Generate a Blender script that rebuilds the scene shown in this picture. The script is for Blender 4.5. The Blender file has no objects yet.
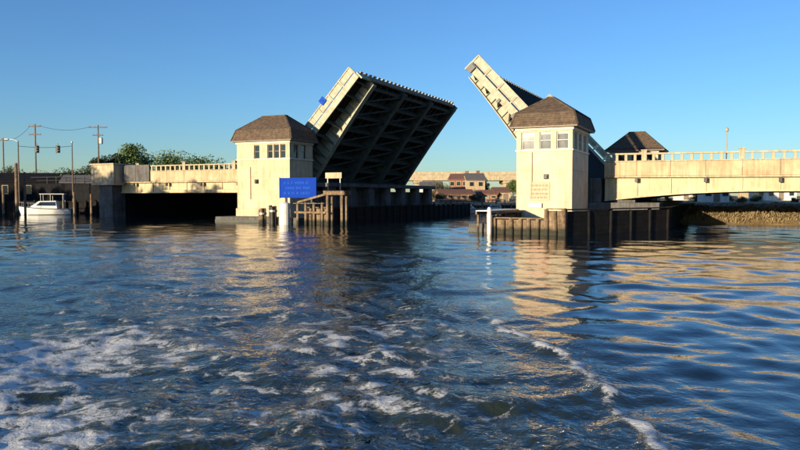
import bpy, bmesh, math, random
import numpy as np
from mathutils import Vector, Matrix
random.seed(7)
S = bpy.context.scene
COL = S.collection
R = math.radians

# ------------------------------------------------------------------ camera, sky, sun, exposure
F = 400 / math.tan(R(30))
PITCH = math.atan(29 / F)
cam = bpy.data.cameras.new('camera'); cam.sensor_width = 36; cam.lens = 18 / math.tan(R(30)); cam.clip_end = 20000
co = bpy.data.objects.new('camera', cam); COL.objects.link(co)
co.location = (0, 0, 3); co.rotation_euler = (R(90) - PITCH, 0, 0)
S.camera = co
SUN_EL, SUN_AZ = R(6.8), R(222)            # azimuth clockwise from +Y: behind the camera, to the left
w = bpy.data.worlds.new('World'); S.world = w; w.use_nodes = True
nt = w.node_tree; nt.nodes.clear()
sky = nt.nodes.new('ShaderNodeTexSky'); sky.sky_type = 'NISHITA'; sky.sun_disc = False
sky.sun_elevation = SUN_EL; sky.sun_rotation = SUN_AZ
sky.altitude = 0; sky.air_density = 1.0; sky.dust_density = 0.2; sky.ozone_density = 4.5
bg = nt.nodes.new('ShaderNodeBackground'); bg.inputs['Strength'].default_value = 0.142
hs = nt.nodes.new('ShaderNodeHueSaturation'); hs.inputs['Saturation'].default_value = 1.0; hs.inputs['Hue'].default_value = 0.506
wo = nt.nodes.new('ShaderNodeOutputWorld')
nt.links.new(sky.outputs[0], hs.inputs['Color']); nt.links.new(hs.outputs[0], bg.inputs[0]); nt.links.new(bg.outputs[0], wo.inputs[0])
sl = bpy.data.lights.new('sun', 'SUN'); sl.energy = 5.0; sl.angle = R(0.5); sl.color = (1.0, 0.82, 0.56)
so = bpy.data.objects.new('sun', sl); COL.objects.link(so)
sdir = Vector((math.sin(SUN_AZ) * math.cos(SUN_EL), math.cos(SUN_AZ) * math.cos(SUN_EL), math.sin(SUN_EL)))
so.location = sdir * 300; so.rotation_euler = sdir.to_track_quat('Z', 'Y').to_euler()
S.view_settings.view_transform = 'Standard'; S.view_settings.look = 'None'
S.view_settings.exposure = 0.8; S.view_settings.gamma = 1.0
S.render.engine = 'CYCLES'; S.cycles.max_bounces = 6

# ------------------------------------------------------------------ materials
def mat(name, c, rough=0.7, var=0.25, scale=1.5, bump=0.0, bscale=8.0, metal=0.0, c2=None, streak=0.0, spec=0.5, tide=False):
    m = bpy.data.materials.new(name); m.use_nodes = True
    n = m.node_tree; b = n.nodes['Principled BSDF']; L = n.links.new
    b.inputs['Roughness'].default_value = rough; b.inputs['Metallic'].default_value = metal
    b.inputs['Specular IOR Level'].default_value = spec
    tc = n.nodes.new('ShaderNodeTexCoord')
    no = n.nodes.new('ShaderNodeTexNoise'); no.inputs['Scale'].default_value = scale; no.inputs['Detail'].default_value = 6; no.inputs['Roughness'].default_value = 0.65
    L(tc.outputs['Object'], no.inputs['Vector'])
    r = n.nodes.new('ShaderNodeValToRGB')
    d = c2 or tuple(x * (1 - var * 1.6) for x in c)
    hi = tuple(min(1, x * (1 + var * 0.5)) for x in c)
    r.color_ramp.elements[0].position = 0.28; r.color_ramp.elements[0].color = (*d, 1)
    r.color_ramp.elements[1].position = 0.68; r.color_ramp.elements[1].color = (*hi, 1)
    L(no.outputs['Fac'], r.inputs['Fac'])
    out = r.outputs['Color']
    if streak > 0:
        mp = n.nodes.new('ShaderNodeMapping'); mp.inputs['Scale'].default_value = (2.2, 2.2, 0.16)
        L(tc.outputs['Object'], mp.inputs['Vector'])
        n2 = n.nodes.new('ShaderNodeTexNoise'); n2.inputs['Scale'].default_value = 1.6; n2.inputs['Detail'].default_value = 8; n2.inputs['Roughness'].default_value = 0.7
        L(mp.outputs[0], n2.inputs['Vector'])
        r2 = n.nodes.new('ShaderNodeValToRGB'); r2.color_ramp.elements[0].position = 0.36; r2.color_ramp.elements[1].position = 0.56
        r2.color_ramp.elements[0].color = (1 - streak, 1 - streak * 1.05, 1 - streak * 1.1, 1); r2.color_ramp.elements[1].color = (1, 1, 1, 1)
        L(n2.outputs['Fac'], r2.inputs['Fac'])
        mx = n.nodes.new('ShaderNodeMix'); mx.data_type = 'RGBA'; mx.blend_type = 'MULTIPLY'; mx.inputs[0].default_value = 1
        L(out, mx.inputs[6]); L(r2.outputs['Color'], mx.inputs[7]); out = mx.outputs[2]
    if tide:                                            # weed and wet wood below the high-water mark
        sx = n.nodes.new('ShaderNodeSeparateXYZ'); L(tc.outputs['Object'], sx.inputs[0])
        ad = n.nodes.new('ShaderNodeMath'); ad.operation = 'MULTIPLY_ADD'; L(no.outputs['Fac'], ad.inputs[0]); ad.inputs[1].default_value = -.7; L(sx.outputs['Z'], ad.inputs[2])
        rt = n.nodes.new('ShaderNodeMapRange'); rt.inputs['From Min'].default_value = .05; rt.inputs['From Max'].default_value = .3; L(ad.outputs[0], rt.inputs['Value'])
        mt = n.nodes.new('ShaderNodeMix'); mt.data_type = 'RGBA'; mt.inputs[6].default_value = (.028, .027, .016, 1); L(rt.outputs[0], mt.inputs[0]); L(out, mt.inputs[7]); out = mt.outputs[2]
    L(out, b.inputs['Base Color'])
    if bump:
        n3 = n.nodes.new('ShaderNodeTexNoise'); n3.inputs['Scale'].default_value = bscale; n3.inputs['Detail'].default_value = 6
        L(tc.outputs['Object'], n3.inputs['Vector'])
        bp = n.nodes.new('ShaderNodeBump'); bp.inputs['Strength'].default_value = bump; bp.inputs['Distance'].default_value = 0.05
        L(n3.outputs['Fac'], bp.inputs['Height']); L(bp.outputs[0], b.inputs['Normal'])
    return m

M = dict(
    stucco=mat('cream_stucco', (.60, .485, .31), .85, .17, .7, .3, 14, streak=.22),
    stucco_r=mat('pale_cream_stucco', (.62, .52, .36), .85, .17, .7, .3, 14, streak=.2),
    trim=mat('pale_trim', (.66, .60, .46), .7, .12, 2),
    plinth=mat('damp_concrete', (.25, .21, .15), .8, .35, 1.2, .4, 6, streak=.4),
    shingle=mat('brown_shingle', (.135, .092, .060), .9, .4, 3.0, .6, 22),
    conc=mat('warm_concrete', (.50, .41, .27), .85, .22, .8, .3, 9, streak=.35),
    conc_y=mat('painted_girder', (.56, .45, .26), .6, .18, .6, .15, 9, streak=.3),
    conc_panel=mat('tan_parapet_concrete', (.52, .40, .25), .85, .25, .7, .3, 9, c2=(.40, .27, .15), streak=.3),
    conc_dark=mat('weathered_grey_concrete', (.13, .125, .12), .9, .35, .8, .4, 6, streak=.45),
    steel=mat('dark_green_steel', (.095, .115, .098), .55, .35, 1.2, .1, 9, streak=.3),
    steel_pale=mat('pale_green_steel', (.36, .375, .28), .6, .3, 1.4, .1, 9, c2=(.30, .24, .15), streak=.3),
    rust=mat('rusty_steel', (.24, .15, .08), .8, .4, 2.5, .3, 12),
    grate=mat('deck_grating', (.03, .03, .03), .95, .3, 3, .5, 30, spec=.05),
    asphalt=mat('asphalt', (.05, .05, .05), .9, .2, 2),
    glass=mat('window_glass', (.02, .03, .035), .06, .1, 2),
    blind=mat('window_blind', (.62, .60, .52), .8, .12, 2),
    frame=mat('window_frame', (.22, .17, .12), .6, .2, 3),
    frame_w=mat('white_frame', (.6, .57, .5), .6, .1, 3),
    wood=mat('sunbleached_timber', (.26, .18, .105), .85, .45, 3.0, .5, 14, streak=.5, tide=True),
    wood_d=mat('creosoted_shade_timber', (.015, .013, .012), .85, .45, 2.0, .5, 12, streak=.3, spec=.25),  # tarred wood; near black also puts shade into fender flanks and left bulkhead
    wood_dk=mat('wet_dark_timber', (.05, .038, .028), .6, .4, 2.0, .5, 12, streak=.3),
    white=mat('white_paint', (.74, .72, .66), .6, .12, 2, streak=.2),
    gel=mat('white_gelcoat', (.78, .78, .76), .25, .05, 2),
    blue=mat('blue_sign_face', (.008, .042, .32), .9, .12, 2, spec=.08),
    blue_l=mat('light_blue_print', (.016, .075, .42), .9, .3, 5, spec=.08),
    pink=mat('faded_red_board', (.56, .30, .20), .8, .25, 3, c2=(.60, .42, .28)),
    red=mat('faded_red_print', (.50, .25, .17), .8, .2, 4),
    black=mat('black_metal', (.012, .012, .013), .5, .2, 3),
    grey=mat('galvanised', (.32, .32, .31), .45, .2, 4, metal=.3),
    pole=mat('pole_timber', (.15, .11, .08), .9, .3, 3),
    brick=mat('red_brick', (.25, .115, .08), .9, .3, 3.0, .4, 20, streak=.2),
    rustsid=mat('rust_red_siding', (.27, .14, .08), .85, .3, 2, streak=.25),
    tan=mat('tan_siding', (.48, .36, .22), .85, .2, 2, streak=.2),
    greyrf=mat('grey_roof', (.13, .12, .12), .9, .3, 3, .4, 18),
    redrf=mat('red_roof', (.17, .085, .06), .9, .3, 3, .4, 18),
    shed=mat('charcoal_shade_boards', (.011, .011, .013), .9, .35, 2, .3, 10, streak=.2, spec=.15),  # shade of the left bank is put into this near-black base
    bark=mat('bark', (.09, .065, .045), .95, .3, 5, .6, 12),
    algae=mat('algae_band', (.03, .032, .02), .5, .4, 4, .5, 14),
    canvas=mat('navy_canvas', (.02, .03, .06), .9, .2, 4),
)
def leafmat(name, c):
    m = mat(name, c, .6, .35, 1.1); b = m.node_tree.nodes['Principled BSDF']
    b.inputs['Subsurface Weight'].default_value = 0
    return m
M['leaf'] = leafmat('green_leaves', (.095, .15, .032))
M['leaf_d'] = leafmat('dark_leaves', (.045, .065, .024))
M['leaf_o'] = leafmat('olive_leaves', (.10, .095, .035))
M['grass'] = leafmat('dry_marsh_grass', (.26, .19, .095))

gm = bpy.data.materials.new('clear_glass'); gm.use_nodes = True; gn = gm.node_tree; gn.nodes.clear()
g1 = gn.nodes.new('ShaderNodeBsdfTransparent'); g2 = gn.nodes.new('ShaderNodeBsdfGlossy'); g2.inputs['Roughness'].default_value = .04
g3 = gn.nodes.new('ShaderNodeFresnel'); g3.inputs[0].default_value = 1.6; g4 = gn.nodes.new('ShaderNodeMixShader'); g5 = gn.nodes.new('ShaderNodeOutputMaterial')
gn.links.new(g3.outputs[0], g4.inputs[0]); gn.links.new(g1.outputs[0], g4.inputs[1]); gn.links.new(g2.outputs[0], g4.inputs[2]); gn.links.new(g4.outputs[0], g5.inputs[0])
M['clear_glass'] = gm

# ------------------------------------------------------------------ frames
PHI = R(25.73); OX, OY = -15.0, 86.4
UR, LL, TH, W = 36.07, 16.0, R(47), 31.9
ax = Vector((math.cos(PHI), -math.sin(PHI), 0)); nx = Vector((math.sin(PHI), math.cos(PHI), 0))
def B(u, v, z=0): return Vector((OX, OY, z)) + ax * u + nx * v
def pix(x, y, d):                                   # photograph pixel at forward distance d -> world point
    cx, cy = (x - 400) / F, (225 - y) / F
    return Vector((cx * d, d * (math.cos(PITCH) + cy * math.sin(PITCH)), 3 + d * (cy * math.cos(PITCH) - math.sin(PITCH))))

# ------------------------------------------------------------------ helpers
BASE = {}
def thing(name, label, cat, loc=(0, 0, 0), rot=(0, 0, 0), group=None):
    o = bpy.data.objects.new(name, None); COL.objects.link(o); o.empty_display_size = .5
    o.location = loc; o.rotation_euler = rot
    tag(o, label, cat, group); return o
def tag(o, label, cat, group=None):
    o['label'] = label; o['category'] = cat
    if group: o['group'] = group
    return o
def bthing(name, label, cat, u, v, z=0, group=None):  # a thing in the bridge frame; its parts are given in bridge coordinates
    o = thing(name, label, cat, B(u, v, z), (0, 0, -PHI), group); BASE[o.name] = (u, v, z); return o
def wthing(name, label, cat, p, group=None):          # a thing whose parts are given in world coordinates
    o = thing(name, label, cat, p, (0, 0, 0), group); BASE[o.name] = tuple(p); return o
def base_of(o):
    while o is not None:
        if o.name in BASE: return BASE[o.name]
        o = o.parent
    return (0, 0, 0)

class MB:
    def __init__(s): s.v = []; s.f = []
    def add(s, vs, fs):
        k = len(s.v); s.v += [tuple(p) for p in vs]; s.f += [tuple(i + k for i in f) for f in fs]; return s
    def box(s, x0, x1, y0, y1, z0, z1):
        return s.add([(x, y, z) for z in (z0, z1) for y in (y0, y1) for x in (x0, x1)],
                     [(0, 2, 3, 1), (4, 5, 7, 6), (0, 1, 5, 4), (2, 6, 7, 3), (0, 4, 6, 2), (1, 3, 7, 5)])
    def prism(s, poly, z0, z1, top=None):
        n = len(poly); t = top or poly
        return s.add([(x, y, z0) for x, y in poly] + [(x, y, z1) for x, y in t],
                     [tuple(range(n - 1, -1, -1)), tuple(range(n, 2 * n))] + [(i, (i + 1) % n, n + (i + 1) % n, n + i) for i in range(n)])
    def slab_xz(s, prof, y0, y1):                     # outline in x,z extruded along y
        n = len(prof)
        return s.add([(x, y0, z) for x, z in prof] + [(x, y1, z) for x, z in prof],
                     [tuple(range(n)), tuple(range(2 * n - 1, n - 1, -1))] + [(i, n + i, n + (i + 1) % n, (i + 1) % n) for i in range(n)])
    def beam(s, p, q, wd, h, up=(0, 0, 1)):
        p, q = Vector(p), Vector(q); d = (q - p).normalized(); up = Vector(up)
        if abs(d.dot(up)) > .98: up = Vector((1, 0, 0))
        sd = d.cross(up).normalized(); u2 = sd.cross(d)
        vs = [c + sd * a * wd / 2 + u2 * b * h / 2 for c in (p, q) for b in (-1, 1) for a in (-1, 1)]
        return s.add(vs, [(0, 2, 3, 1), (4, 5, 7, 6), (0, 1, 5, 4), (2, 6, 7, 3), (0, 4, 6, 2), (1, 3, 7, 5)])
    def tube(s, pts, r, n=8):
        pts = [Vector(p) for p in pts]; rs = r if isinstance(r, (list, tuple)) else [r] * len(pts)
        k = len(s.v); m = len(pts)
        for i, p in enumerate(pts):
            d = (pts[min(i + 1, m - 1)] - pts[max(i - 1, 0)]).normalized()
            a = d.cross(Vector((0, 0, 1)) if abs(d.z) < .9 else Vector((1, 0, 0))).normalized(); b = d.cross(a)
            s.v += [tuple(p + (a * math.cos(t) + b * math.sin(t)) * rs[i]) for t in [2 * math.pi * j / n for j in range(n)]]
        for i in range(m - 1):
            for j in range(n):
                s.f.append((k + i * n + j, k + i * n + (j + 1) % n, k + (i + 1) * n + (j + 1) % n, k + (i + 1) * n + j))
        s.f.append(tuple(k + j for j in range(n))); s.f.append(tuple(k + (m - 1) * n + j for j in range(n))[::-1])
        return s
    def mesh(s, name, m, off=(0, 0, 0), bevel=0.0, smooth=False, fix=True):
        me = bpy.data.meshes.new(name)
        me.from_pydata([(x - off[0], y - off[1], z - off[2]) for x, y, z in s.v], [], s.f)
        if fix:
            bm = bmesh.new(); bm.from_mesh(me); bmesh.ops.recalc_face_normals(bm, faces=bm.faces)
            if bevel: bmesh.ops.bevel(bm, geom=list(bm.edges), offset=bevel, segments=1, affect='EDGES', clamp_overlap=True)
            bm.to_mesh(me); bm.free()
        if smooth: me.polygons.foreach_set('use_smooth', [True] * len(me.polygons))
        me.materials.append(M[m] if isinstance(m, str) else m); me.update()
        return me
    def build(s, name, m, parent=None, bevel=0.0, smooth=False, fix=True):
        o = bpy.data.objects.new(name, s.mesh(name, m, base_of(parent), bevel, smooth, fix)); COL.objects.link(o)
        o.parent = parent; return o
def inst(name, me, parent, loc, rot=(0, 0, 0), scale=(1, 1, 1)):
    o = bpy.data.objects.new(name, me); COL.objects.link(o); o.parent = parent
    b = base_of(parent); o.location = (loc[0] - b[0], loc[1] - b[1], loc[2] - b[2]); o.rotation_euler = rot; o.scale = scale
    return o
def part(name, m, parent, *boxes, bevel=0.0):
    mb = MB()
    for bx in boxes: mb.box(*bx)
    return mb.build(name, m, parent, bevel)

# ------------------------------------------------------------------ water
def water():
    rng = np.random.default_rng(5)
    fine = np.arange(-47, 47.01, 0.115)
    coarse = np.arange(50, 310.1, 4.0)
    ang = np.radians(np.concatenate([fine, coarse]))
    rad = [2.0]
    while rad[-1] < 420: rad.append(rad[-1] * 1.0085 if rad[-1] > 6 else rad[-1] + .06)
    rad = np.array(rad + [520, 700, 1000, 1600, 3000, 6000, 12000])
    na, nr = len(ang), len(rad)
    A, Rr = np.meshgrid(ang, rad)
    X = (np.sin(A) * Rr).ravel(); Y = (np.cos(A) * Rr).ravel(); D = Rr.ravel()
    sp = np.maximum(D * .0085, .03); sp = np.where(np.abs(A.ravel() - 0) > R(47.5), 40, sp)
    def waves(lo, hi, n, slope, spread=math.pi, main=0.0, warp=0.0, ridge=0.0):
        h = np.zeros_like(X)
        wx = warp * np.sin(X * .9 + 1.3 * np.sin(Y * .7)); wy = warp * np.sin(Y * 1.1 + 1.7 * np.sin(X * .8))
        for i in range(n):
            lam = lo * (hi / lo) ** rng.random(); k = 2 * math.pi / lam
            th = main + (rng.random() - .5) * 2 * spread; ph = rng.random() * 6.28
            fade = np.clip((lam / sp - 2.5) / 3, 0, 1)
            sn = np.sin(k * ((X + wx) * math.cos(th) + (Y + wy) * math.sin(th)) + ph)
            if ridge: sn = (1 - ridge) * sn + ridge * (.64 - np.abs(sn))
            h += fade * slope / k / math.sqrt(n / 2) * sn
        return h
    # how disturbed each spot is: the boat's churned trail against calmer water
    edge = np.interp(Y, [0, 8, 12, 13.5, 15.5, 20, 40, 80], [2.9, 3.15, 3.25, 3.1, 2.45, 2.0, 2.4, 3.0]) + .06 * np.sin(Y * 3.1) + .04 * np.sin(Y * 7.3)
    left = -9.5 - .20 * Y
    def sst(a, b, x): t = np.clip((x - a) / (b - a), 0, 1); return t * t * (3 - 2 * t)
    trail = sst(-2.2, 1.2, edge - X) * sst(-4, 3, X - left)
    trail *= 1 - .75 * sst(24, 62, Y)
    trail *= sst(-2, 3, Y)
    amb = waves(.9, 4.6, 50, .074, 1.15, 1.25, .3) + waves(.3, 1.2, 44, .066, 1.4, 1.2, .12)
    patch = .75 + .25 * np.sin(X * .11 + 2 * np.sin(Y * .06)) * np.sin(Y * .09 + 1.0)
    chop = waves(.9, 3.0, 34, .12, math.pi, 0, .4, .4) + waves(.16, .8, 60, .20, math.pi, 0, .08, .5)
    H = amb * patch + chop * trail
    crest = np.exp(-((X - edge + .10) / .17) ** 2) * sst(4, 7, Y) * (1 - sst(15, 19, Y)) * (.8 + .2 * np.sin(Y * 4.3 + np.sin(Y * 9)))
    H += .05 * crest
    # foam density, painted where the propellers churned
    blob = lambda cx, cy, sx, sy: np.exp(-((X - cx) / sx) ** 2 - ((Y - cy) / sy) ** 2)
    foam = 1.05 * blob(-5.6, 7.8, 2.3, 2.1) + .80 * blob(-7.8, 12, 2.6, 3) + .40 * blob(-3.6, 14, 5, 5) + .36 * blob(-.6, 8.8, 2.4, 2.0) \
        + .42 * blob(-8, 21, 4, 6) + .36 * blob(.3, 36, 3.2, 16) + .30 * blob(.8, 14, 2.4, 6) + .22 * blob(-3, 22, 6, 10) + .15 * blob(-3, 12, 6, 6) + .35 * blob(2.2, 7.5, 1.2, 1.0)
    foam = np.clip(foam, 0, 1.05) * np.clip(trail * 1.3, 0, 1)
    foam = np.clip(foam + 1.0 * crest, 0, 1.05) + .16 * np.clip(chop / .12, -1, 1) * trail
    Z = H; Z[D > 520] = 0
    me = bpy.data.meshes.new('water')
    V = np.stack([X, Y, Z], 1).astype(np.float32)
    V = np.vstack([V, [[0, 0, 0]]])
    idx = np.arange(na * nr).reshape(nr, na)
    q = np.stack([idx[:-1, :], np.roll(idx, -1, 1)[:-1, :], np.roll(idx, -1, 1)[1:, :], idx[1:, :]], -1).reshape(-1, 4)[:, ::-1]
    c = len(V) - 1
    t = np.stack([np.full(na, c), np.roll(idx[0], -1), idx[0]], 1)
    me.vertices.add(len(V)); me.vertices.foreach_set('co', V.ravel())
    nl = q.size + t.size
    me.loops.add(nl); me.loops.foreach_set('vertex_index', np.concatenate([q.ravel(), t.ravel()]).astype(np.int32))
    me.polygons.add(len(q) + len(t))
    st = np.concatenate([np.arange(len(q)) * 4, len(q) * 4 + np.arange(len(t)) * 3]).astype(np.int32)
    me.polygons.foreach_set('loop_start', st)
    me.polygons.foreach_set('use_smooth', np.ones(len(q) + len(t), dtype=bool))
    for nm, arr in (('foam', foam), ('trail', trail)):
        at = me.attributes.new(nm, 'FLOAT', 'POINT'); at.data.foreach_set('value', np.append(arr, 0).astype(np.float32))
    me.update(); me.validate()
    m = bpy.data.materials.new('river_water'); m.use_nodes = True; n = m.node_tree; L = n.links.new
    b = n.nodes['Principled BSDF']
    def node(t, **k):
        x = n.nodes.new(t)
        for a_, v_ in k.items(): setattr(x, a_, v_)
        return x
    tc = node('ShaderNodeTexCoord'); fo = node('ShaderNodeAttribute', attribute_name='foam'); tr = node('ShaderNodeAttribute', attribute_name='trail')
    def noise(sc, det, ro, src, dist=0.0):
        x = node('ShaderNodeTexNoise'); x.inputs['Scale'].default_value = sc; x.inputs['Detail'].default_value = det; x.inputs['Roughness'].default_value = ro
        x.inputs['Distortion'].default_value = dist; L(src, x.inputs['Vector']); return x
    def math_(op, a_, b_=None, c_=None, clamp=False):
        x = node('ShaderNodeMath', operation=op, use_clamp=clamp)
        for i, v_ in enumerate((a_, b_, c_)):
            if v_ is None: continue
            if isinstance(v_, (int, float)): x.inputs[i].default_value = v_
            else: L(v_, x.inputs[i])
        return x.outputs[0]
    obj = tc.outputs['Object']
    mp = node('ShaderNodeMapping'); mp.inputs['Scale'].default_value = (.85, 1, 1); L(obj, mp.inputs['Vector'])
    clump = noise(2.1, 7, .68, mp.outputs[0], .5); nB = noise(5.0, 6, .65, mp.outputs[0], 1.0); nC = noise(15, 4, .6, mp.outputs[0], .8)
    line = lambda nd, k: math_('SUBTRACT', 1, math_('MULTIPLY', math_('ABSOLUTE', math_('SUBTRACT', nd.outputs['Fac'], .5)), k), clamp=True)
    lace = math_('MAXIMUM', line(nB, 11), math_('MULTIPLY', line(nC, 9), .85))                # thin strands of bubbles
    def smooth(src, a_, b_):
        x = node('ShaderNodeMapRange', interpolation_type='SMOOTHSTEP'); x.inputs['From Min'].default_value = a_; x.inputs['From Max'].default_value = b_; L(src, x.inputs['Value']); return x.outputs['Result']
    pt = smooth(math_('ADD', fo.outputs['Fac'], math_('MULTIPLY', math_('SUBTRACT', clump.outputs['Fac'], .5), 2.6)), .48, 1.14)
    fm = math_('MULTIPLY', smooth(math_('ADD', math_('MULTIPLY', pt, 1.05), math_('MULTIPLY', lace, .62)), .66, 1.14), math_('POWER', pt, .35))
    fine_n = noise(22, 4, .7, obj)
    fm2 = math_('MULTIPLY', fm, math_('ADD', math_('MULTIPLY', fine_n.outputs['Fac'], 1.3), .35), clamp=True)
    wc = node('ShaderNodeMix', data_type='RGBA'); wc.inputs[6].default_value = (.006, .014, .020, 1); wc.inputs[7].default_value = (.023, .032, .022, 1)
    L(tr.outputs['Fac'], wc.inputs[0])
    cm = node('ShaderNodeMix', data_type='RGBA'); cm.inputs[7].default_value = (.66, .66, .62, 1); L(wc.outputs[2], cm.inputs[6]); L(fm2, cm.inputs[0])
    L(cm.outputs[2], b.inputs['Base Color'])
    b.inputs['IOR'].default_value = 1.333
    L(math_('ADD', math_('MULTIPLY', fm2, .6), .03), b.inputs['Roughness'])
    # ripples finer than the mesh
    w1 = noise(1.3, 5, .6, obj, .4); w2 = noise(5.5, 2, .6, obj, .5)
    amp = math_('ADD', math_('MULTIPLY', tr.outputs['Fac'], 1.75), .45)
    hgt = math_('ADD', math_('ADD', math_('MULTIPLY', w1.outputs['Fac'], .010), math_('MULTIPLY', math_('MULTIPLY', w2.outputs['Fac'], amp), .013)), math_('MULTIPLY', fm2, .035))
    bp = node('ShaderNodeBump'); bp.inputs['Strength'].default_value = 1.0; bp.inputs['Distance'].default_value = 1.0
    L(hgt, bp.inputs['Height']); L(bp.outputs[0], b.inputs['Normal'])
    me.materials.append(m)
    o = bpy.data.objects.new('water', me); COL.objects.link(o); o['kind'] = 'structure'
water()

# ------------------------------------------------------------------ ground: one sheet from the shoreline to the horizon
SHORE = [(-900, 60), (-260, 62), (-130, 70), (-98, 92), (-80, 112), (-60, 121), (-34, 119), (-12, 120), (8, 123), (20, 121), (26, 108), (27, 90), (29, 77), (36, 72.5), (50, 69), (80, 66), (200, 60), (900, 60)]
def ground():
    pts = [Vector(p) for p in SHORE]; dense = []
    for i in range(len(pts) - 1):
        k = max(1, int((pts[i + 1] - pts[i]).length / 3)) if abs(pts[i].x) < 250 else 6
        k = min(k, 40)
        dense += [pts[i].lerp(pts[i + 1], j / k) for j in range(k)]
    dense.append(pts[-1])
    rows = [(-4, -1.2), (0, -.05), (1.2, .35), (4, .85), (9, 1.3), (18, 1.55), (40, 1.9), (120, 2.3), (600, 2.4), (12000, 2.4)]
    mb = MB(); n = len(dense); rr = random.Random(3)
    jit = [rr.uniform(-.8, .8) for _ in dense]
    for off, z in rows:
        for i, p in enumerate(dense):
            s = 1 + max(0, off) / 60 * (p.x / 900 if off > 500 else 0)
            zz = z + (rr.uniform(-.12, .12) if 1 < off < 120 else 0)
            xx = p.x * (1 + off / 400) if off > 100 else p.x
            mb.v.append((xx, p.y + off + (jit[i] if off < 20 else 0), zz))
    for r in range(len(rows) - 1):
        for i in range(n - 1): mb.f.append((r * n + i, r * n + i + 1, (r + 1) * n + i + 1, (r + 1) * n + i))
    m = mat('bank_soil', (.30, .205, .095), .95, .4, .35, .6, 3, c2=(.13, .10, .05))
    o = mb.build('ground', m, None, smooth=True); o['kind'] = 'structure'
ground()

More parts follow.
